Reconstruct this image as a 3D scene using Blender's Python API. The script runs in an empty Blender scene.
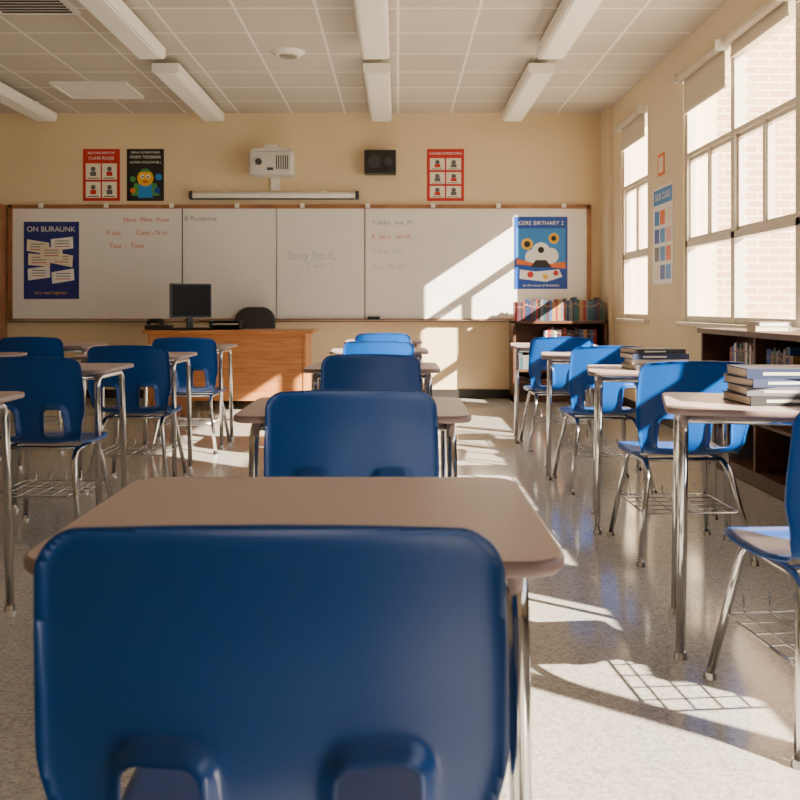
import bpy, bmesh, math, random
from mathutils import Vector, Matrix
random.seed(7)
C = bpy.context.scene.collection

# ------------------------------------------------------------------ materials
def lin(c):
    return tuple(((v/255)/12.92 if v/255 <= .04045 else ((v/255+.055)/1.055)**2.4) for v in c)
_m = {}
def mat(name, rgb, rough=.5, metal=0., var=0., scale=20., bump=0., spec=None, coat=0.):
    if name in _m: return _m[name]
    m = bpy.data.materials.new(name); m.use_nodes = True
    nt = m.node_tree; b = nt.nodes['Principled BSDF']
    c = lin(rgb)
    b.inputs['Base Color'].default_value = (*c, 1)
    b.inputs['Roughness'].default_value = rough
    b.inputs['Metallic'].default_value = metal
    if spec is not None: b.inputs['Specular IOR Level'].default_value = spec
    if coat: b.inputs['Coat Weight'].default_value = coat
    if var or bump:
        tc = nt.nodes.new('ShaderNodeTexCoord'); n = nt.nodes.new('ShaderNodeTexNoise')
        n.inputs['Scale'].default_value = scale; n.inputs['Detail'].default_value = 4
        nt.links.new(tc.outputs['Object'], n.inputs['Vector'])
        if var:
            r = nt.nodes.new('ShaderNodeValToRGB')
            r.color_ramp.elements[0].position = .3; r.color_ramp.elements[1].position = .7
            r.color_ramp.elements[0].color = (*[v*(1-var) for v in c], 1)
            r.color_ramp.elements[1].color = (*[min(1, v*(1+var)) for v in c], 1)
            nt.links.new(n.outputs['Fac'], r.inputs['Fac']); nt.links.new(r.outputs['Color'], b.inputs['Base Color'])
        if bump:
            bp = nt.nodes.new('ShaderNodeBump'); bp.inputs['Strength'].default_value = bump; bp.inputs['Distance'].default_value = .01
            nt.links.new(n.outputs['Fac'], bp.inputs['Height']); nt.links.new(bp.outputs['Normal'], b.inputs['Normal'])
    _m[name] = m
    return m

M_wall = mat('wall_paint', (226, 205, 168), .75, var=.03, scale=2)
M_wallr = mat('wall_paint_side', (227, 211, 182), .75, var=.03, scale=2)
M_blue = mat('blue_plastic', (0, 68, 146), .30, var=.04, scale=300, bump=.04)
M_chrome = mat('chrome', (205, 205, 205), .14, 1.)
M_glide = mat('glide_rubber', (120, 118, 115), .4)
M_lam = mat('desk_laminate', (180, 160, 158), .34, var=.06, scale=260)
M_edge = mat('desk_edge', (142, 121, 118), .45)
M_white = mat('white_enamel', (242, 239, 230), .4)
M_board = mat('whiteboard', (238, 235, 229), .28, var=.015, scale=3)
M_black = mat('black_plastic', (18, 18, 20), .4)
M_dgrey = mat('dark_grey', (52, 52, 55), .5)
M_base = mat('baseboard_vinyl', (34, 31, 30), .5)
M_frame = mat('window_frame_paint', (218, 208, 192), .5)
M_blind = mat('blind_fabric', (212, 202, 184), .8)
M_dwood = mat('dark_walnut', (78, 49, 34), .5, var=.25, scale=12)
M_alu = mat('aluminium', (190, 190, 188), .35, 1.)
M_page = mat('book_pages', (226, 216, 196), .8)
M_light = mat('diffuser', (252, 250, 244), .5)

def woodmat(name, c1, c2, axis_scale=(1, 1, 12), rough=.4):
    m = bpy.data.materials.new(name); m.use_nodes = True; nt = m.node_tree; b = nt.nodes['Principled BSDF']
    tc = nt.nodes.new('ShaderNodeTexCoord'); mp = nt.nodes.new('ShaderNodeMapping'); mp.inputs['Scale'].default_value = axis_scale
    n = nt.nodes.new('ShaderNodeTexNoise'); n.inputs['Scale'].default_value = 3; n.inputs['Detail'].default_value = 8; n.inputs['Distortion'].default_value = 1.2
    r = nt.nodes.new('ShaderNodeValToRGB'); r.color_ramp.elements[0].position = .35; r.color_ramp.elements[1].position = .68
    r.color_ramp.elements[0].color = (*lin(c1), 1); r.color_ramp.elements[1].color = (*lin(c2), 1)
    nt.links.new(tc.outputs['Object'], mp.inputs[0]); nt.links.new(mp.outputs[0], n.inputs['Vector'])
    nt.links.new(n.outputs['Fac'], r.inputs['Fac']); nt.links.new(r.outputs['Color'], b.inputs['Base Color'])
    b.inputs['Roughness'].default_value = rough
    return m
M_oak = woodmat('oak_veneer', (172, 108, 58), (196, 134, 82))
M_trimw = woodmat('trim_wood', (146, 98, 64), (172, 122, 86), (1, 1, 1))

def floor_mat():
    m = bpy.data.materials.new('terrazzo_floor'); m.use_nodes = True; nt = m.node_tree; b = nt.nodes['Principled BSDF']
    tc = nt.nodes.new('ShaderNodeTexCoord')
    v = nt.nodes.new('ShaderNodeTexVoronoi'); v.inputs['Scale'].default_value = 130
    n = nt.nodes.new('ShaderNodeTexNoise'); n.inputs['Scale'].default_value = 1.3; n.inputs['Detail'].default_value = 5
    r = nt.nodes.new('ShaderNodeValToRGB')
    r.color_ramp.elements[0].color = (*lin((154, 151, 147)), 1); r.color_ramp.elements[1].color = (*lin((194, 190, 185)), 1)
    e = r.color_ramp.elements.new(.4); e.color = (*lin((177, 173, 168)), 1)
    sp = nt.nodes.new('ShaderNodeSeparateColor')
    mx = nt.nodes.new('ShaderNodeMix'); mx.data_type = 'RGBA'; mx.blend_type = 'MULTIPLY'; mx.inputs[0].default_value = 1
    r2 = nt.nodes.new('ShaderNodeValToRGB'); r2.color_ramp.elements[0].color = (.9, .9, .9, 1); r2.color_ramp.elements[1].color = (1, 1, 1, 1)
    nt.links.new(tc.outputs['Object'], v.inputs['Vector']); nt.links.new(tc.outputs['Object'], n.inputs['Vector'])
    nt.links.new(v.outputs['Color'], sp.inputs[0]); nt.links.new(sp.outputs[0], r.inputs['Fac'])
    nt.links.new(n.outputs['Fac'], r2.inputs['Fac'])
    nt.links.new(r.outputs['Color'], mx.inputs[6]); nt.links.new(r2.outputs['Color'], mx.inputs[7])
    nt.links.new(mx.outputs[2], b.inputs['Base Color'])
    mr = nt.nodes.new('ShaderNodeMapRange'); mr.inputs['To Min'].default_value = .08; mr.inputs['To Max'].default_value = .20
    nt.links.new(n.outputs['Fac'], mr.inputs['Value']); nt.links.new(mr.outputs[0], b.inputs['Roughness'])
    return m
M_floor = floor_mat()

def brickmat(name, c1, c2, mortar, w, h, ms, offset=.5, rough=.85, swap=False, mapscale=1):
    m = bpy.data.materials.new(name); m.use_nodes = True; nt = m.node_tree; b = nt.nodes['Principled BSDF']
    tc = nt.nodes.new('ShaderNodeTexCoord'); mp = nt.nodes.new('ShaderNodeMapping')
    if swap: mp.inputs['Rotation'].default_value = (math.radians(-90), 0, 0)
    br = nt.nodes.new('ShaderNodeTexBrick'); br.offset = offset; br.inputs['Scale'].default_value = 1
    br.inputs['Color1'].default_value = (*lin(c1), 1); br.inputs['Color2'].default_value = (*lin(c2), 1); br.inputs['Mortar'].default_value = (*lin(mortar), 1)
    br.inputs['Brick Width'].default_value = w; br.inputs['Row Height'].default_value = h; br.inputs['Mortar Size'].default_value = ms
    br.inputs['Mortar Smooth'].default_value = .1
    nt.links.new(tc.outputs['Object'], mp.inputs[0]); nt.links.new(mp.outputs[0], br.inputs['Vector'])
    nt.links.new(br.outputs['Color'], b.inputs['Base Color']); b.inputs['Roughness'].default_value = rough
    return m
M_ceil = brickmat('ceiling_tiles', (206, 199, 188), (196, 189, 178), (240, 235, 227), .61, .61, .012, 0)
M_brick = brickmat('brick_pale', (200, 166, 138), (184, 148, 120), (222, 206, 190), .4, .14, .014, .5, swap=True)

# ------------------------------------------------------------------ mesh builder
class MB:
    def __init__(s): s.v = []; s.f = []; s.mi = []; s.sm = []; s.mats = []
    def mid(s, m):
        if m not in s.mats: s.mats.append(m)
        return s.mats.index(m)
    def add(s, vs, fs, m, smooth=False, M=None):
        o = len(s.v)
        s.v += [tuple(M @ Vector(v)) if M else tuple(v) for v in vs]
        k = s.mid(m)
        for f in fs: s.f.append(tuple(i+o for i in f)); s.mi.append(k); s.sm.append(smooth)
    def box(s, x0, x1, y0, y1, z0, z1, m, M=None):
        vs = [(x, y, z) for z in (z0, z1) for y in (y0, y1) for x in (x0, x1)]
        s.add(vs, [(0, 2, 3, 1), (4, 5, 7, 6), (0, 1, 5, 4), (2, 6, 7, 3), (0, 4, 6, 2), (1, 3, 7, 5)], m, False, M)
    def prism(s, outline, z0, z1, m, mside=None, b=.004, M=None, smooth=True):
        n = len(outline)
        def off(d):
            r = []
            for i in range(n):
                p = Vector(outline[i]); a = Vector(outline[i-1]); c = Vector(outline[(i+1) % n])
                t = (c-a).normalized(); r.append((p.x - (t.y)*d, p.y + t.x*d))
            return r
        rings = [(off(b), z0), (outline, z0+b), (outline, z1-b), (off(b*.3), z1-b*.3), (off(b), z1)]
        vs = []
        for o2, z in rings: vs += [(p[0], p[1], z) for p in o2]
        fs = []
        for k in range(len(rings)-1):
            for i in range(n):
                j = (i+1) % n
                fs.append((k*n+i, k*n+j, (k+1)*n+j, (k+1)*n+i))
        s.add(vs, fs, mside or m, smooth, M)
        top = [(p[0], p[1], z1) for p in off(b)]
        s.add(top, [tuple(range(n))], m, False, M)
        bot = [(p[0], p[1], z0) for p in off(b)]
        s.add(bot, [tuple(reversed(range(n)))], m, False, M)
    def tube(s, pts, r, m, seg=10, closed=False, M=None, r_end=None):
        pts = [Vector(p) for p in pts]; n = len(pts); rings = []
        up = None
        for i, p in enumerate(pts):
            if closed: t = (pts[(i+1) % n]-pts[i-1]).normalized()
            elif i == 0: t = (pts[1]-p).normalized()
            elif i == n-1: t = (p-pts[i-1]).normalized()
            else: t = ((pts[i+1]-p).normalized()+(p-pts[i-1]).normalized()).normalized()
            if up is None:
                up = Vector((0, 0, 1)) if abs(t.z) < .9 else Vector((1, 0, 0))
            up = (up - t*up.dot(t)).normalized(); side = t.cross(up)
            rr = r if r_end is None else r+(r_end-r)*i/(n-1)
            rings.append([p+(up*math.cos(a)+side*math.sin(a))*rr for a in [2*math.pi*k/seg for k in range(seg)]])
        vs = [v for R in rings for v in R]; fs = []
        for i in range(n if closed else n-1):
            j = (i+1) % n
            for k in range(seg):
                l = (k+1) % seg
                fs.append((i*seg+k, i*seg+l, j*seg+l, j*seg+k))
        if not closed:
            fs.append(tuple(range(seg-1, -1, -1))); fs.append(tuple((n-1)*seg+k for k in range(seg)))
        s.add(vs, fs, m, True, M)
    def cyl(s, c, r, z0, z1, m, seg=24, r2=None, M=None):
        r2 = r if r2 is None else r2
        vs = [(c[0]+math.cos(2*math.pi*k/seg)*q, c[1]+math.sin(2*math.pi*k/seg)*q, z) for q, z in ((r, z0), (r2, z1)) for k in range(seg)]
        s.add(vs, [(k, (k+1) % seg, seg+(k+1) % seg, seg+k) for k in range(seg)], m, True, M)
        s.add(vs, [tuple(range(seg-1, -1, -1)), tuple(seg+k for k in range(seg))], m, False, M)
    def mesh(s, name):
        me = bpy.data.meshes.new(name); me.from_pydata(s.v, [], s.f)
        for m in s.mats: me.materials.append(m)
        me.polygons.foreach_set('material_index', s.mi); me.polygons.foreach_set('use_smooth', s.sm)
        me.update(); return me
    def build(s, name, loc=(0, 0, 0), rot=0, bevel=0):
        o = bpy.data.objects.new(name, s.mesh(name)); C.objects.link(o); o.location = loc; o.rotation_euler = (0, 0, rot)
        if bevel:
            b = o.modifiers.new('bevel', 'BEVEL'); b.width = bevel; b.segments = 2; b.limit_method = 'ANGLE'; b.angle_limit = math.radians(50)
        return o

def fillet(pts, r, n=6):
    pts = [Vector(p) for p in pts]; out = [pts[0]]
    for i in range(1, len(pts)-1):
        a, p, c = pts[i-1], pts[i], pts[i+1]
        d1 = (a-p); d2 = (c-p); rr = min(r, d1.length*.48, d2.length*.48)
        s = p+d1.normalized()*rr; e = p+d2.normalized()*rr
        for k in range(n+1):
            t = k/n; out.append(s*(1-t)**2+p*2*t*(1-t)+e*t*t)
    out.append(pts[-1]); return out
def rrect(w, d, r, n=8, cx=0, cy=0):
    o = []
    for (sx, sy, a0) in ((1, -1, -90), (1, 1, 0), (-1, 1, 90), (-1, -1, 180)):
        for k in range(n+1):
            a = math.radians(a0+90*k/n); o.append((cx+sx*(w/2-r)+r*math.cos(a), cy+sy*(d/2-r)+r*math.sin(a)))
    return o
def simple(name, boxes, m, bevel=0):
    b = MB()
    for bx in boxes: b.box(*bx, m)
    return b.build(name, bevel=bevel)
def text(name, body, size, loc, rot, m, parent=None, align='CENTER', sx=1.):
    cu = bpy.data.curves.new(name, 'FONT'); cu.body = body; cu.size = size; cu.align_x = align; cu.align_y = 'CENTER'
    cu.materials.append(m); o = bpy.data.objects.new(name, cu); C.objects.link(o)
    o.location = loc; o.rotation_euler = rot; o.scale = (sx, 1, 1)
    if parent: o.parent = parent
    return o

# ------------------------------------------------------------------ room
D = 10.37; XR = 2.385; XL = -5.4; YB = -2.4; H = 3.28; CAMZ = 1.06
simple('floor', [(XL-.2, XR+.28, YB-.2, D+.2, -.15, 0)], M_floor)
simple('ceiling', [(XL-.2, XR+.28, YB-.2, D+.2, H, H+.15)], M_ceil)
simple('wall_back', [(XL-.2, XR+.28, D, D+.2, 0, H)], M_wall)
simple('wall_left', [(XL-.2, XL, YB, D, 0, H)], M_wallr)
simple('wall_rear', [(XL-.2, XR+.28, YB-.2, YB, 0, H)], M_wallr)
WZ0, WZ1 = .93, 2.99
wins = [(8.60, 9.62, 1), (2.24, 7.53, 5), (-1.75, 1.95, 4)]
X1 = XR+.28
bx = [(XR, X1, YB, D, 0, WZ0), (XR, X1, YB, D, WZ1, H)]
ys = [YB]
for a, b, n in sorted(wins): ys += [a, b]
ys.append(D)
for i in range(0, len(ys), 2): bx.append((XR, X1, ys[i], ys[i+1], WZ0, WZ1))
simple('wall_right', bx, M_wallr)
simple('baseboard_back', [(XL, XR, D-.015, D, 0, .10)], M_base)
simple('baseboard_right', [(XR-.015, XR, YB, D-.015, 0, .10)], M_base)
simple('baseboard_left', [(XL, XL+.015, YB, D-.015, 0, .10)], M_base)
simple('trim_1', [(XR-.05, XR, 9.98, D, .1, H)], M_wallr)

for wi, (a, b, n) in enumerate(wins):
    w = MB(); x0, x1 = XR+.03, XR+.10
    T = .05
    w.box(x0, x1, a, b, WZ0, WZ0+T, M_frame); w.box(x0, x1, a, b, WZ1-T, WZ1, M_frame)
    w.box(x0-.01, x1, a, b, 1.545, 1.60, M_frame); w.box(x0-.005, x1, a, b, 2.29, 2.33, M_frame)
    sec = (b-a)/n
    for k in range(n+1):
        y = a+k*sec; t = .036 if 0 < k < n else .05
        w.box(x0-.01, x1, max(a, y-t), min(b, y+t), WZ0, WZ1, M_frame)
    for k in range(n):
        ya, yb = a+k*sec+.03, a+(k+1)*sec-.03; ym = (ya+yb)/2
        w.box(x0, x1-.01, ym-.020, ym+.020, 1.6, 2.3, M_frame)
        for (p, q) in ((ya, ym), (ym, yb)):
            w.box(x0+.012, x1-.012, p, p+.034, 1.6, 2.3, M_frame); w.box(x0+.012, x1-.012, q-.034, q, 1.6, 2.3, M_frame)
            w.box(x0+.012, x1-.012, p, q, 1.6, 1.63, M_frame); w.box(x0+.012, x1-.012, p, q, 2.26, 2.295, M_frame)
    w.build('window_%d' % (wi+1), bevel=.004)
    simple('trim_%d' % (wi+2), [(XR-.05, XR+.03, a-.04, b+.04, WZ0-.035, WZ0)], M_frame, .006)
    for k in range(n):
        ya, yb = a+k*sec+.05, a+(k+1)*sec-.05
        bl = MB(); dz = .27 if wi == 0 else (1.06 if wi == 2 else (1.04, .12, .10, .14, .32)[k])  # long drops: unseen near blinds, added to keep sun off the centre column
        g = -.05 if dz > 1 else .01  # the added long blinds are widened to close sun leaks between them
        bl.tube([(XR-.045, ya, WZ1-.04), (XR-.045, yb, WZ1-.04)], .035, M_blind, 14)
        bl.box(XR-.014, XR-.010, ya+g, yb-g, WZ1-dz, WZ1-.04, M_blind)
        bl.box(XR-.020, XR-.006, ya+g, yb-g, WZ1-dz-.025, WZ1-dz, M_frame)
        bl.box(XR-.09, XR, ya-.012, ya-.004, WZ1-.08, WZ1, M_white); bl.box(XR-.09, XR, yb+.004, yb+.012, WZ1-.08, WZ1, M_white)
        bl.build('roller_blind')

# ceiling fixtures
def fixture(x, y0, y1):
    b = MB(); zt, zb = H-.0, H-.15
    sec = [(-.12, H-.06), (-.12, zb+.02), (-.10, zb), (.10, zb), (.12, zb+.02), (.12, H-.06)]
    vs = [(x+p, y, z) for y in (y0, y1) for p, z in sec]; n = len(sec)
    b.add(vs, [(i, (i+1) % n, n+(i+1) % n, n+i) for i in range(n)]+[tuple(range(n))[::-1], tuple(range(n, 2*n))], M_white)
    b.box(x-.085, x+.085, y0+.03, y1-.03, zb-.006, zb+.001, M_light)
    for yy in (y0+.3, y1-.3):
        b.box(x-.03, x+.03, yy-.03, yy+.03, H-.06, H, M_white)
    b.build('ceiling_light_fixture')
for x in (-3.95, -2.07, -.19, 1.28):
    for (a, b) in ((8.0, 10.1), (5.45, 7.55), (2.9, 5.0), (.35, 2.45), (-2.2, -.1)): fixture(x, a, b)
b = MB(); b.box(-3.42, -2.72, 8.93, 9.5, H-.02, H-.004, M_light)
for q in ((-3.45, -3.42, 8.90, 9.53), (-2.72, -2.69, 8.90, 9.53), (-3.42, -2.72, 8.90, 8.93), (-3.42, -2.72, 9.5, 9.53)): b.box(*q, H-.03, H, M_white)
b.build('ceiling_light_panel')
b = MB(); b.cyl((-.96, 7.87), .11, H-.035, H, M_white, 32, .15); b.cyl((-.96, 7.87), .08, H-.042, H-.034, M_alu, 32); b.build('ceiling_speaker')
b = MB(); b.box(-3.0, -2.4, 6.2, 6.8, H-.02, H, M_white)
for k in range(9): b.box(-2.96, -2.44, 6.24+k*.06, 6.265+k*.06, H-.026, H-.02, M_dgrey)
b.build('air_vent')

# ------------------------------------------------------------------ back wall things   (metres)
def wx(p): return (p-398)/86.8
def wz(p): return 1.06+(306-p)/86.8
R90 = (math.radians(90), 0, 0)
w = MB(); bx0, bx1, bz0, bz1 = wx(12), wx(588), wz(319), wz(208)
w.box(bx0, bx1, D-.03, D-.001, bz0, bz1, M_board)
w.box(bx0-.03, bx1+.03, D-.04, D-.001, bz1-.01, bz1+.035, M_trimw)
w.box(bx0-.03, bx0+.02, D-.04, D-.001, bz0-.03, bz1+.03, M_trimw); w.box(bx1-.02, bx1+.03, D-.04, D-.001, bz0-.03, bz1+.03, M_trimw)
w.box(bx0-.03, bx1+.03, D-.04, D-.001, bz0-.035, bz0+.005, M_trimw)
w.box(bx0, bx1, D-.09, D-.03, bz0-.02, bz0-.008, M_alu)
for p in (183, 277, 365):
    w.box(wx(p)-.006, wx(p)+.006, D-.034, D-.03, bz0, bz1, M_dgrey if p != 277 else M_alu)
for k in range(9):
    xx = bx0+.35+k*.75; w.box(xx-.025, xx+.025, D-.055, D-.02, bz1+.0, bz1+.05, M_white)
board = w.build('whiteboard')
M_red = mat('marker_red', (214, 100, 92), .6); M_bluei = mat('marker_blue', (120, 130, 155), .6); M_grn = mat('marker_green', (140, 166, 150), .6); M_faint = mat('marker_faint', (200, 202, 208), .6)
def wtext(body, px, py, size, m, nm='board_writing', al='LEFT'):
    text(nm, body, size, (wx(px), D-.0315, wz(py)), R90, m, board, al)
for body, px, py, sz, m in (("Hans  Mets  Fraw", 124, 220, .074, M_red), ("F cas,", 108, 233, .074, M_red), ("Coot - N m", 137, 233, .074, M_red), ("Taze  -  Toot", 110, 246, .074, M_red),
        ("B Roobrine", 185, 219, .08, M_bluei), ("Ssey ho.lL", 288, 256, .14, M_faint), ("~ 2 oro - L", 300, 266, .09, M_faint),
        ("T lasko   bre. 70", 372, 223, .07, M_grn), ("E . lot a   ten H.", 372, 237, .07, M_red), ("0. lhes   Fenn", 372, 251, .07, M_faint), ("Saco   T6 Cls", 372, 267, .07, M_faint)):
    wtext(body, px, py, sz, m)
b = MB(); b.box(wx(368), wx(380), D-.085, D-.045, bz0-.007, bz0+.03, M_black); b.build('board_eraser')

def col(name, rgb): return mat(name, rgb, .45)
P_red = col('poster_red', (196, 40, 34)); P_cream = col('poster_cream', (236, 226, 206)); P_blk = col('poster_black', (24, 24, 26)); P_blu = col('poster_blue', (10, 72, 168)); P_navy = col('poster_navy', (26, 44, 124))
P_yel = col('poster_yellow', (232, 178, 40)); P_grn = col('poster_green', (70, 150, 80)); P_sky = col('poster_sky', (46, 132, 210)); P_wht = col('poster_white', (240, 240, 236)); P_ora = col('poster_orange', (224, 110, 40)); P_pink = col('poster_pink', (226, 170, 160)); P_gry = col('poster_grey', (90, 90, 96))
def poster(name, px0, px1, py0, py1, base, rects, texts, yb=D):
    x0, x1, z0, z1 = wx(px0), wx(px1), wz(py1), wz(py0); W = x1-x0; Hh = z1-z0
    b = MB(); b.box(-W/2, W/2, -.004, 0, -Hh/2, Hh/2, base)
    lay = 0
    for r in rects:
        m = r[-1]; lay += 1; y = -.0042-.0003*lay
        if r[0] == 'c':
            _, cx, cz, rr, _m2 = r
            vs = [(-W/2+cx*W+math.cos(t*math.pi/12)*rr*W, y, -Hh/2+cz*Hh+math.sin(t*math.pi/12)*rr*W) for t in range(24)]
        elif r[0] == 'p':
            vs = [(-W/2+u*W, y, -Hh/2+v*Hh) for u, v in r[1]]
        else:
            u0, u1, v0, v1, _m2 = r
            vs = [(-W/2+u*W, y, -Hh/2+v*Hh) for u, v in ((u0, v0), (u1, v0), (u1, v1), (u0, v1))]
        b.add(vs, [tuple(range(len(vs)))], m)
    o = b.build(name, ((x0+x1)/2, yb-.001, (z0+z1)/2))
    for i, (body, u, v, sz, m) in enumerate(texts):
        text('lettering_%d' % (i+1), body, sz, (-W/2+u*W, -.004-.0003*(lay+2), -Hh/2+v*Hh), R90, m, o)
    return o
def grid6(rows, cols, x0=.08, x1=.92, z0=.06, z1=.72, gap=.04, m=P_cream):
    r = []; W = (x1-x0-gap*(cols-1))/cols; Hh = (z1-z0-gap*(rows-1))/rows
    for i in range(rows):
        for j in range(cols):
            u, v = x0+j*(W+gap), z0+i*(Hh+gap); r.append((u, u+W, v, v+Hh, m))
            r.append(('c', u+W*.5, v+Hh*.66, W*.16, P_gry)); r.append((u+W*.3, u+W*.7, v+Hh*.22, v+Hh*.5, P_gry if (i+j) % 2 else P_red))
            r.append((u+W*.12, u+W*.88, v+Hh*.06, v+Hh*.12, P_gry))
    return r
poster('safety_poster', 83, 120, 149, 201, P_red, grid6(2, 2), [("BEATING PIERSTOP", .5, .92, .036, P_wht), ("CLASS RULES", .5, .82, .05, P_wht)])
poster('science_poster', 127, 164, 149, 201, P_blk, [
    ('p', [(.12, .10), (.88, .10), (.80, .34), (.20, .34)], P_grn), ('p', [(.30, .06), (.70, .06), (.66, .36), (.34, .36)], P_sky), ('c', .5, .44, .22, P_yel),
    ('c', .42, .47, .055, P_wht), ('c', .58, .47, .055, P_wht), ('c', .43, .465, .025, P_blk), ('c', .57, .465, .025, P_blk), ('p', [(.42, .385), (.58, .385), (.55, .355), (.45, .355)], P_red),
    ('c', .16, .42, .08, P_grn), ('c', .86, .46, .09, P_sky), ('c', .16, .2, .07, P_ora), ('p', [(.36, .56), (.64, .56), (.58, .62), (.42, .62)], P_grn), ('c', .82, .2, .08, P_blu)],
    [("DERALE SCHERO PREES", .5, .93, .032, P_wht), ("MODY TOORRER", .5, .84, .046, P_wht), ("WONTL FOLLOW BILL", .5, .74, .036, P_wht)])
poster('safety_poster', 427, 464, 149, 201, P_red, grid6(3, 2, z1=.82), [("COURSE CORRECTING", .5, .91, .036, P_wht)])
br = [(.05, .95, .04, .12, P_navy)]
for (u, v, a) in ((.05, .60, .12), (.08, .26, -.1), (.48, .44, .15), (.50, .64, -.08), (.08, .43, .05), (.52, .22, -.12), (.30, .52, .08)):
    br.append(('p', [(u, v+a*.2), (u+.4, v-a*.2), (u+.4+a*.1, v+.15-a*.2), (u+a*.1, v+.15+a*.2)], P_cream if a > 0 else P_wht))
    for q in range(3): br.append((u+.07, u+.33, v+.035+q*.035, v+.045+q*.035, P_gry if q else P_red))
poster('reading_poster', 25, 80, 222, 299, P_navy, br, [("ON BURAUNK", .5, .9, .085, P_wht), ("let's read together", .5, .08, .05, P_yel)], D-.03)
poster('holiday_poster', 514, 567, 217, 289, P_blu, [(.04, .96, .34, .84, P_sky), ('c', .74, .70, .10, P_yel), ('c', .24, .62, .11, P_yel), ('c', .24, .62, .06, P_blk), ('c', .5, .52, .17, P_wht), ('c', .34, .44, .14, P_wht), ('c', .68, .46, .15, P_wht), ('c', .74, .70, .05, P_blk), ('c', .5, .54, .06, P_blk),
    ('p', [(.04, .34), (.96, .28), (.96, .38), (.5, .33), (.04, .42)], P_ora), ('p', [(.1, .14), (.6, .1), (.9, .17), (.84, .27), (.4, .24), (.1, .27)], P_wht), ('c', .3, .2, .06, P_red), ('c', .58, .17, .05, P_yel), ('c', .78, .22, .05, P_red), ('p', [(.3, .30), (.7, .30), (.6, .40), (.4, .40)], P_blk)], [("GERE BIRTHARY 2", .5, .91, .065, P_wht), ("on the scene of discovery", .5, .05, .04, P_wht)], D-.03)
b = MB(); b.box(-.004, 0, -.30, .30, -.44, .44, P_wht); b.box(-.0045, -.004, -.28, .28, .28, .42, P_sky)
for i in range(4):
    for j in range(3):
        b.box(-.0052, -.004, -.25+j*.175, -.25+j*.175+.145, -.40+i*.165, -.40+i*.165+.13, (P_sky, P_blu, P_cream, P_ora, P_sky, P_gry, P_pink)[(i*3+j) % 7])
o = b.build('class_chart_poster', (XR-.001, 8.10, 1.70)); text('lettering_1', 'OUR CLASS', .09, (-.0056, 0, .35), (math.radians(90), 0, math.radians(-90)), P_wht, o)
b = MB(); b.box(-.004, 0, -.1, .1, -.1, .1, P_ora); b.box(-.0052, -.004, -.07, .07, -.07, .07, P_cream); b.build('wall_notice', (XR-.001, 8.15, 2.34))

b = MB(); x0, x1 = wx(190)+.03, wx(360)-.03; zc = wz(196)
b.tube([(x0, D-.07, zc), (x1, D-.07, zc)], .036, M_white, 16); b.box(x0-.02, x0+.02, D-.115, D-.001, zc-.045, zc+.045, M_dgrey); b.box(x1-.02, x1+.02, D-.115, D-.001, zc-.045, zc+.045, M_dgrey)
b.box(x0+.03, x1-.03, D-.08, D-.06, zc-.05, zc-.034, M_dgrey)
for t in (.2, .8): b.box(x0+(x1-x0)*t-.03, x0+(x1-x0)*t+.03, D-.07, D-.001, zc+.02, zc+.05, M_white)
b.build('projection_screen_case', bevel=.004)
M_proj = mat('projector_grey', (205, 202, 196), .45)
b = MB(); xc = wx(275.5); z0, z1 = wz(178)-.02, wz(156)-.01
b.prism(rrect(.50, .26, .04, 6, xc, D-.28), z0, z1, M_proj, b=.015)
b.box(xc-.20, xc+.20, D-.40, D-.18, z1, z1+.035, M_proj)
b.box(xc-.04, xc+.04, D-.16, D-.001, z0+.06, z0+.14, M_white); b.box(xc-.05, xc+.05, D-.03, D-.001, wz(191), wz(146), M_white)
b.box(xc-.08, xc+.08, D-.34, D-.03, z1+.035, z1+.08, M_white)
Mx = Matrix.Translation((xc-.13, D-.41, (z0+z1)/2+.01)) @ Matrix.Rotation(math.radians(-90), 4, 'X')
b.cyl((0, 0), .036, -.02, .012, M_dgrey, 24, M=Mx)
for k in range(6): b.box(xc+.06+k*.025, xc+.072+k*.025, D-.4125, D-.405, z0+.06, z1-.05, M_dgrey)
b.box(xc-.04, xc+.03, D-.4125, D-.405, z0+.05, z0+.08, M_dgrey)
b.build('projector')
b = MB(); x0, x1, z0, z1 = wx(365), wx(396), wz(176), wz(153)
b.box(x0, x1, D-.22, D-.04, z0, z1, M_black); b.box(x0+.1, x1-.1, D-.04, D-.001, z0+.08, z1-.08, M_dgrey)
for cx, r in ((x0+.11, .075), (x1-.09, .05)):
    Mx = Matrix.Translation((cx, D-.222, (z0+z1)/2)) @ Matrix.Rotation(math.radians(90), 4, 'X')
    b.cyl((0, 0), r, 0, .006, M_dgrey, 24, r*.9, M=Mx)
b.build('wall_speaker', bevel=.008)

# ------------------------------------------------------------------ tall cabinet at left
b = MB(); b.box(-5.38, -4.50, D-.55, D-.005, .06, 2.22, M_trimw); b.box(-5.35, -4.53, D-.53, D-.02, 0, .06, M_base)
b.box(-5.36, -4.945, D-.57, D-.55, .08, 2.2, M_oak); b.box(-4.935, -4.52, D-.57, D-.55, .08, 2.2, M_oak)
b.tube([(-4.99, D-.6, 1.0), (-4.99, D-.6, 1.15)], .008, M_chrome, 8); b.tube([(-4.89, D-.6, 1.0), (-4.89, D-.6, 1.15)], .008, M_chrome, 8)
for xx in (-4.99, -4.89):
    for zz in (1.01, 1.14): b.box(xx-.005, xx+.005, D-.6, D-.57, zz-.005, zz+.005, M_chrome)
b.build('storage_cabinet', bevel=.004)

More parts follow.
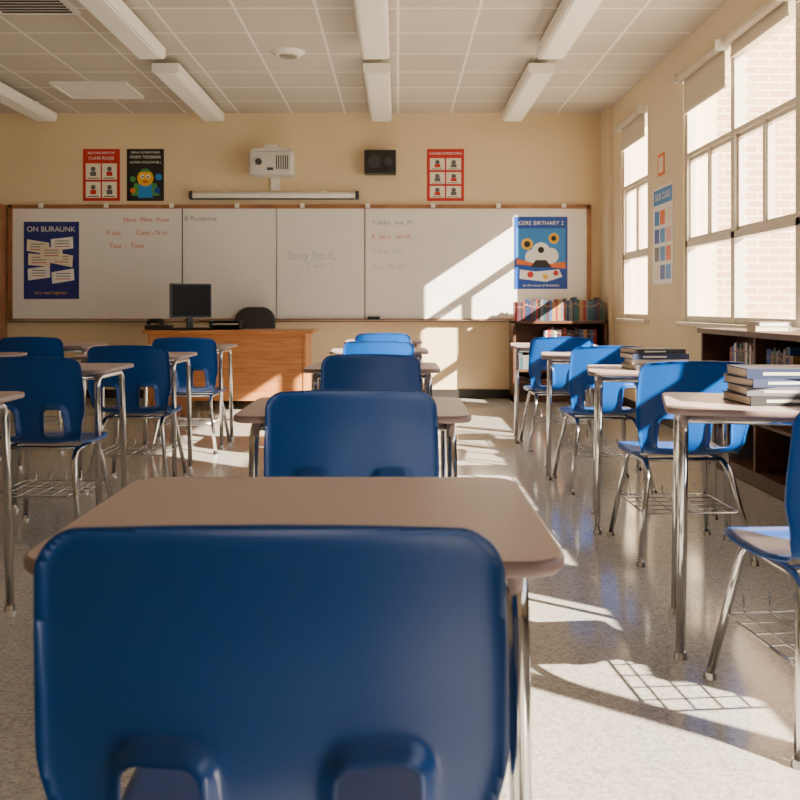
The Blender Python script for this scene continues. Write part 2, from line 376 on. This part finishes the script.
# ------------------------------------------------------------------ teacher desk
b = MB(); x0, x1, y0, y1, zt = -2.58, -.86, 9.05, 9.70, .815
b.box(x0, x1, y0, y1, zt-.035, zt, M_oak)
b.box(x0+.05, x0+.08, y0+.05, y1-.04, 0, zt-.035, M_oak); b.box(x1-.10, x1-.07, y0+.05, y1-.04, 0, zt-.035, M_oak)
b.box(x0+.08, x1-.10, y0+.06, y0+.08, .10, zt-.035, M_oak)
b.box(x0+.08, x0+.50, y0+.08, y1-.05, .08, zt-.035, M_oak); b.box(x1-.52, x1-.10, y0+.08, y1-.05, .08, zt-.035, M_oak)
for xx in (x0+.10, x1-.50):
    for k in range(3): b.box(xx, xx+.38, y1-.05, y1-.035, .1+k*.22, .3+k*.22, M_oak); b.box(xx+.14, xx+.24, y1-.035, y1-.015, .19+k*.22, .21+k*.22, M_chrome)
b.build('teacher_desk', bevel=.004)
b = MB(); b.box(-.22, .22, -.02, .02, .12, .48, M_black); b.box(-.205, .205, -.024, -.02, .14, .465, mat('screen_glass', (8, 10, 12), .55, spec=.2)); b.box(-.12, .12, .02, .05, .2, .4, M_black)
b.box(-.03, .03, .01, .05, .015, .2, M_black); b.prism(rrect(.26, .18, .03), 0, .015, M_black, b=.004)
b.build('computer_monitor', (-2.17, 9.42, zt), math.radians(32), .005)
b = MB(); b.box(-.16, .16, -.12, .12, 0, .012, M_black); b.box(-.16, -.15, -.12, .12, 0, .09, M_black); b.box(.15, .16, -.12, .12, 0, .09, M_black); b.box(-.16, .16, .11, .12, 0, .09, M_black); b.box(-.15, .15, -.12, .11, .045, .052, M_black); b.box(-.13, .13, -.10, .1, .052, .06, M_page)
b.build('letter_tray', (-1.79, 9.40, zt), 0, .003)
b = MB(); b.box(-.10, .10, -.11, .11, 0, .05, M_black)
b.tube(fillet([(-.06, -.09, .07), (-.075, -.06, .095), (-.075, .06, .095), (-.06, .09, .07)], .03), .024, M_black, 10)
for i in range(3):
    for j in range(4): b.box(-.02+i*.03, 0+i*.03, -.07+j*.035, -.05+j*.035, .05, .057, M_dgrey)
b.build('desk_telephone', (-2.44, 9.20, zt), 1.3, .006)
b = MB(); b.box(-.2, .2, -.07, .07, 0, .02, M_black)
for i in range(12):
    for j in range(4): b.box(-.19+i*.032, -.165+i*.032, -.06+j*.03, -.036+j*.03, .02, .027, M_dgrey)
b.build('computer_keyboard', (-2.08, 9.14, zt), .05)
# office chair
b = MB()
ol = rrect(.46, .5, .16, 8)
Mb = Matrix.Translation((0, -.0, .80)) @ Matrix.Rotation(math.radians(84), 4, 'X')
b.prism(ol, -.03, .03, M_dgrey, b=.02, M=Mb)
b.prism(rrect(.48, .42, .12, 8, 0, -.22), .44, .52, M_dgrey, b=.03)
b.tube(fillet([(0, .055, .62), (0, .06, .42), (0, -.2, .42)], .06), .02, M_black, 8)
b.cyl((0, -.22), .028, .12, .44, M_black); b.cyl((0, -.22), .05, .09, .16, M_black)
for k in range(5):
    a = 2*math.pi*k/5+.3; ex, ey = .25*math.cos(a), -.22+.25*math.sin(a)
    b.tube([(0, -.22, .12), (ex, ey, .075)], .022, M_black, 8, r_end=.014); b.cyl((ex, ey), .028, .0, .055, M_black, 16)
b.build('office_chair', (-1.62, 10.20, 0), 0)
M_card = mat('cardboard', (150, 98, 66), .8, var=.1, scale=8)
b = MB(); b.box(-.16, .16, -.12, .12, 0, .2, M_card); b.box(-.17, .17, -.01, .01, .2, .203, M_page); b.box(-.165, .165, -.125, .125, .16, .202, M_card); b.build('cardboard_box', (-2.20, 8.75, 0), .1)

# ------------------------------------------------------------------ books
bk = [mat('book_'+n, c, .55) for n, c in (('navy', (24, 40, 78)), ('red', (130, 34, 30)), ('teal', (30, 76, 88)), ('black', (26, 26, 30)), ('white', (208, 202, 190)), ('tan', (152, 114, 72)), ('green', (44, 78, 58)), ('grey', (98, 100, 106)), ('plum', (74, 38, 54)), ('blue', (44, 82, 138)))]
def book_lying(b, cx, cy, z, w, d, t, m, a):
    M = Matrix.Translation((cx, cy, z)) @ Matrix.Rotation(a, 4, 'Z')
    b.box(-w/2, w/2, -d/2, d/2, 0, .003, m, M); b.box(-w/2, w/2, -d/2, d/2, t-.003, t, m, M)
    b.box(-w/2, w/2, -d/2-.003, -d/2+.002, 0, t, m, M)
    b.box(-w/2+.004, w/2-.004, -d/2+.002, d/2-.004, .003, t-.003, M_page, M)
    b.box(-w*.32, w*.1, -d/2-.0038, -d/2-.003, t*.35, t*.65, bk[4], M)
def book_row(b, axis, s0, s1, fpos, z, hmax, dep, sign):
    p = s0
    while True:
        t = random.uniform(.018, .042); h = hmax*random.uniform(.74, 1); dd = dep*random.uniform(.8, 1); m = random.choice(bk)
        if p+t > s1: break
        if axis == 'x':
            b.box(p, p+t-.001, fpos, fpos+dd, z, z+h, m); b.box(p+.003, p+t-.004, fpos+.006, fpos+dd+.001, z+.003, z+h+.0005, M_page)
            b.box(p+.004, p+t-.005, fpos-.001, fpos, z+h*.7, z+h*.76, bk[5])
        else:
            b.box(fpos, fpos+dd, p, p+t-.001, z, z+h, m); b.box(fpos-.001, fpos, p+.004, p+t-.005, z+h*.7, z+h*.76, bk[5])
        p += t
bx0, bx1, by0, by1, zt2 = 1.27, 2.31, 9.93, D-.10, .895
b = MB()
b.box(bx0, bx1, by0, by1, zt2-.03, zt2, M_dwood); b.box(bx0, bx0+.03, by0, by1, 0, zt2, M_dwood); b.box(bx1-.03, bx1, by0, by1, 0, zt2, M_dwood)
b.box(bx0, bx1, by1-.015, by1, 0, zt2, M_dwood); b.box(bx0, bx1, by0+.01, by1, .0, .08, M_dwood)
for z in (.33, .60): b.box(bx0+.03, bx1-.03, by0+.01, by1, z, z+.025, M_dwood)
b.build('bookcase', bevel=.003)
b = MB(); book_row(b, 'x', bx0+.03, bx1-.02, by0+.06, zt2+.001, .27, .2, 1)
book_row(b, 'x', bx0+.35, bx1-.1, by0+.08, .626, .20, .2, 1); book_row(b, 'x', bx0+.04, bx1-.1, by0+.08, .356, .20, .2, 1); book_row(b, 'x', bx0+.04, bx1-.5, by0+.08, .081, .20, .2, 1)
b.build('bookshelf_books')
lx0, lx1, ly0, ly1, lz = 2.08, XR-.055, 1.6, 6.18, .91
b = MB()
b.box(lx0-.02, lx1, ly0-.02, ly1+.02, lz-.035, lz, M_dwood); b.box(lx0, lx1, ly0, ly1, 0, .09, M_dwood); b.box(lx1-.012, lx1, ly0, ly1, .09, lz-.035, M_dwood)
n = 5
for k in range(n+1):
    y = ly0+(ly1-ly0-.03)*k/n; b.box(lx0, lx1, y, y+.03, .09, lz-.035, M_dwood)
b.box(lx0+.01, lx1, ly0, ly1, .36, .38, M_dwood); b.box(lx0+.01, lx1, ly0, ly1, .62, .64, M_dwood)
b.build('low_bookcase', bevel=.003)
b = MB()
for k in range(n):
    ya = ly0+(ly1-ly0-.03)*k/n+.04; yb = ya+(ly1-ly0)/n-.08
    for z in (.091, .381, .641):
        f = random.choice((.3, .45, .6)); s = random.choice((0, 1))
        if s: book_row(b, 'y', ya, ya+(yb-ya)*f, lx0+.04, z, .2, .17, 1)
        else: book_row(b, 'y', yb-(yb-ya)*f, yb, lx0+.04, z, .2, .17, 1)
b.build('low_bookcase_books')
b = MB()
book_lying(b, 0, 0, 0, .17, .20, .03, bk[4], 1.5); book_lying(b, .0, .01, .03, .16, .19, .025, bk[7], 1.7); b.build('book_stack', (2.2, 5.35, lz+.002))

# ------------------------------------------------------------------ student chair
def catmull(pts, n=14):
    P = [Vector(p) for p in pts]; P = [P[0]*2-P[1]]+P+[P[-1]*2-P[-2]]; out = []
    for i in range(1, len(P)-2):
        for k in range(n):
            t = k/n; a, b_, c, d = P[i-1:i+3]
            out.append(.5*((2*b_)+(c-a)*t+(2*a-5*b_+4*c-d)*t*t+(-a+3*b_-3*c+d)*t**3))
    out.append(P[-2]); return out
prof = catmull([(-.240, .838), (-.228, .74), (-.215, .65), (-.204, .56), (-.188, .49), (-.150, .445), (-.09, .432), (.0, .428), (.09, .432), (.16, .442), (.205, .437), (.228, .412)])
acc = [0]
for i in range(1, len(prof)): acc.append(acc[-1]+(prof[i]-prof[i-1]).length)
LEN = acc[-1]
def P(s):
    s = max(0, min(LEN-1e-6, s))
    lo, hi = 0, len(acc)-1
    while hi-lo > 1:
        m = (lo+hi)//2
        if acc[m] <= s: lo = m
        else: hi = m
    t = (s-acc[lo])/(acc[hi]-acc[lo]); return prof[lo].lerp(prof[hi], t)
def Tn(s):
    d = (P(min(LEN, s+.012))-P(max(0, s-.012))); return d.normalized()
def interp(s, tab):
    for i in range(len(tab)-1):
        if s <= tab[i+1][0]:
            t = max(0, (s-tab[i][0])/(tab[i+1][0]-tab[i][0])); t = t*t*(3-2*t); return tab[i][1]+(tab[i+1][1]-tab[i][1])*t
    return tab[-1][1]
wtab = [(0, .232), (.24, .240), (.34, .222), (.41, .205), (.50, .222), (.68, .226), (LEN, .205)]
def sd_rr(px, py, hx, hy, r):
    qx, qy = abs(px)-hx+r, abs(py)-hy+r
    return math.hypot(max(qx, 0), max(qy, 0))+min(max(qx, qy), 0)-r
def dhole(x, s):
    d = 9
    for sx in (-1, 1):
        hw = .042+.12*(s-.29)*.5
        d = min(d, sd_rr(x-sx*.108, s-.301, hw, .060, .018))
    return d
def sdf(x, s):
    w_ = interp(s, wtab); s2 = s-.016*(x/.235)**2
    r = .046; qx = abs(x)-w_+r; qy = max(r-s2, s-(LEN-r))
    d = math.hypot(max(qx, 0), max(qy, 0))+min(max(qx, qy), 0)-r
    return max(d, -dhole(x, s))
def shell(b, m, cell=.006, th=.006):
    nx = int(.50/cell)+1; ns = int((LEN+.02)/cell)+1
    gx = [-.25+i*.50/nx for i in range(nx+1)]; gs = [-.01+j*(LEN+.02)/ns for j in range(ns+1)]
    idx = {}; V = []; F = []
    for i in range(nx):
        for j in range(ns):
            cx, cs = (gx[i]+gx[i+1])/2, (gs[j]+gs[j+1])/2
            if sdf(cx, cs) < 0:
                q = []
                for (a, c) in ((i, j), (i+1, j), (i+1, j+1), (i, j+1)):
                    if (a, c) not in idx: idx[(a, c)] = len(V); V.append([gx[a], gs[c]])
                    q.append(idx[(a, c)])
                F.append(q)
    cnt = {}
    for f in F:
        for k in range(4):
            e = (f[k], f[(k+1) % 4]); cnt[tuple(sorted(e))] = cnt.get(tuple(sorted(e)), []) + [e]
    bed = [v[0] for v in cnt.values() if len(v) == 1]
    bv = set(i for e in bed for i in e)
    for i in bv:
        for _ in range(3):
            x, s = V[i]; d = sdf(x, s); e = .0015
            g = Vector((sdf(x+e, s)-sdf(x-e, s), sdf(x, s+e)-sdf(x, s-e)))
            if g.length < 1e-6: break
            g.normalize(); V[i] = [x-g.x*d, s-g.y*d]
    A = []; B = []
    for (x, s) in V:
        p = P(s); t = Tn(s); N = Vector((t.y, -t.x))
        c = interp(s, [(0, .030), (.3, .026), (.42, .020), (.6, .012), (LEN, .002)])
        d = min(0, sdf(x, s)); dh = max(0, dhole(x, s))
        ring = 1/(1+math.exp((dh-.013)/.0018))
        off = -c*(x/.235)**2 + .011*math.exp(d/.0065) + .009*ring
        p2 = p+N*off; q = p2+N*th
        A.append((x, p2.x, p2.y)); B.append((x, q.x, q.y))
    n = len(V)
    fs = [tuple(f) for f in F]+[tuple(i+n for i in reversed(f)) for f in F]
    fs = [tuple(reversed(f)) for f in fs]
    for (i, j) in bed: fs.append((i, j, j+n, i+n))
    b.add(A+B, fs, m, True)
b = MB(); shell(b, M_blue)
for sx in (-1, 1):
    b.tube(fillet([(sx*.225, .245, .012), (sx*.175, .155, .385), (sx*.165, .13, .405), (sx*.165, -.10, .400), (sx*.175, -.15, .36), (sx*.235, -.25, .012)], .07, 8), .0125, M_chrome, 12)
    for yy in (.245, -.25):
        xx = sx*(.225 if yy > 0 else .235)
        b.cyl((xx, yy), .019, 0, .018, M_chrome, 16, .016)
for yy in (.10, -.08): b.tube([(-.165, yy, .404), (.165, yy, .404)], .010, M_chrome, 8)
zb = .20
rect = fillet([(-.2, -.05, zb), (-.2, .19, zb), (.2, .19, zb), (.2, -.19, zb), (-.2, -.19, zb), (-.2, -.05, zb)], .02, 3)
b.tube(rect, .004, M_chrome, 6)
for k in range(5):
    x = -.15+k*.075; b.tube(fillet([(x, -.19, zb), (x, .19, zb), (x, .20, zb+.05)], .01, 2), .0028, M_chrome, 5)
for k in range(4):
    y = -.12+k*.08; b.tube([(-.2, y, zb), (.2, y, zb)], .0028, M_chrome, 5)
chair_me = b.mesh('student_chair')
def chair(x, yback, rot=0, sz=1.):
    o = bpy.data.objects.new('student_chair', chair_me); C.objects.link(o); o.location = (x, yback+.24, 0); o.rotation_euler = (0, 0, rot); o.scale = (1, 1, sz); return o

# ------------------------------------------------------------------ student desk
b = MB(); DW, DD, DZ = .665, .535, .758
b.prism(rrect(DW, DD, .055, 8), DZ-.020, DZ, M_lam, M_edge, b=.005)
for sx in (-1, 1):
    b.tube(fillet([(sx*.288, -.20, .012), (sx*.278, -.19, .718), (sx*.278, .19, .718), (sx*.288, .21, .012)], .05, 8), .0145, M_chrome, 12)
    for yy in (-.20, .21): b.cyl((sx*.288, yy), .022, 0, .02, M_chrome, 16, .018)
    for yy in (-.1, .1): b.box(sx*.278-.012, sx*.278+.012, yy-.03, yy+.03, .728, .74, M_glide)
b.tube([(-.278, .15, .714), (.278, .15, .714)], .011, M_chrome, 8); b.tube([(-.278, -.15, .714), (.278, -.15, .714)], .011, M_chrome, 8)
desk_me = b.mesh('student_desk')
def desk(x, ynear, rot=0):
    o = bpy.data.objects.new('student_desk', desk_me); C.objects.link(o); o.location = (x, ynear+DD/2, 0); o.rotation_euler = (0, 0, math.radians(rot)); return o

# centre column
for yb, yd, sz in ((.87, 1.06, 1.018), (2.42, 2.46, 1), (4.20, 4.30, 1), (5.88, 5.98, 1), (7.50, 7.62, 1)):
    chair(-.127, yb, 0, sz); desk(-.127, yd)
# right column
for xc, yb, rc, xd, yd, r in ((1.135, 2.10, .09, 1.18, 2.56, -15), (1.215, 3.68, .03, 1.25, 4.06, -11), (1.20, 5.08, .04, 1.235, 5.38, -9), (1.19, 6.55, .02, 1.22, 6.82, -7)):
    chair(xc, yb, rc); desk(xd, yd, r)
# left column
for xc, yb, xd, yd in ((-1.62, 2.12, -1.64, 2.66), (-1.64, 4.00, -1.72, 4.24), (-1.55, 5.14, -1.64, 5.38), (-1.53, 6.45, -1.61, 6.68)):
    chair(xc, yb, random.uniform(-.04, .04)); desk(xd, yd)
for xc, yb, xd, yd in ((-2.75, 5.1, -2.75, 5.38), (-2.68, 6.55, -2.68, 6.8)):
    chair(xc, yb); desk(xd, yd)

b = MB(); z = 0
for w_, d_, t, k, a in ((.27, .21, .028, 3, .05), (.28, .21, .026, 7, -.06), (.26, .2, .026, 0, .1), (.27, .2, .03, 0, -.05)):
    book_lying(b, random.uniform(-.01, .01), random.uniform(-.008, .008), z, w_, d_, t, bk[k], a); z += t
b.build('book_stack', (1.20, 2.83, DZ+.001))
b = MB(); z = 0
for w_, d_, t, k, a in ((.27, .21, .026, 7, .1), (.26, .2, .024, 4, -.05), (.27, .2, .026, 0, .06), (.25, .19, .022, 3, .15)):
    book_lying(b, random.uniform(-.01, .01), random.uniform(-.008, .008), z, w_, d_, t, bk[k], a); z += t
b.build('book_stack', (1.23, 4.32, DZ+.001))

# ------------------------------------------------------------------ outside
M_ground = mat('courtyard_paving', (200, 194, 182), .9, var=.08, scale=1)
simple('courtyard_ground', [(X1+.02, 60, -30, 60, -.6, -.2)], M_ground)
b = MB(); b.box(4.9, 16, 16, 17, -.2, 11, M_brick)
for k in range(4):
    for j in range(2): b.box(8.6+k*2.2, 9.8+k*2.2, 15.95, 16.0, 1+j*4, 3.2+j*4, M_dgrey)
b.build('brick_building')

# ------------------------------------------------------------------ light
sun = bpy.data.lights.new('sun', 'SUN'); sun.energy = 44; sun.angle = math.radians(.6); sun.color = (1, .86, .66)
so = bpy.data.objects.new('sun', sun); C.objects.link(so)
so.rotation_euler = Vector((-1, .74, -.68)).to_track_quat('-Z', 'Y').to_euler(); so.location = (10, -8, 9)
wd = bpy.data.worlds.new('sky'); bpy.context.scene.world = wd; wd.use_nodes = True
bg = wd.node_tree.nodes['Background']; bg.inputs[0].default_value = (.98, .98, 1, 1); bg.inputs[1].default_value = 3.4

# ------------------------------------------------------------------ camera
cam = bpy.data.cameras.new('camera'); co = bpy.data.objects.new('camera', cam); C.objects.link(co)
cam.sensor_width = 36; cam.lens = 900/800*36; cam.clip_start = .05
co.location = (0, 0, CAMZ); co.rotation_euler = (math.radians(90), 0, 0)
cam.shift_x = (400-398)/800; cam.shift_y = -(400-306)/800
cam.dof.use_dof = True; cam.dof.focus_distance = 4.5; cam.dof.aperture_fstop = 10
bpy.context.scene.camera = co
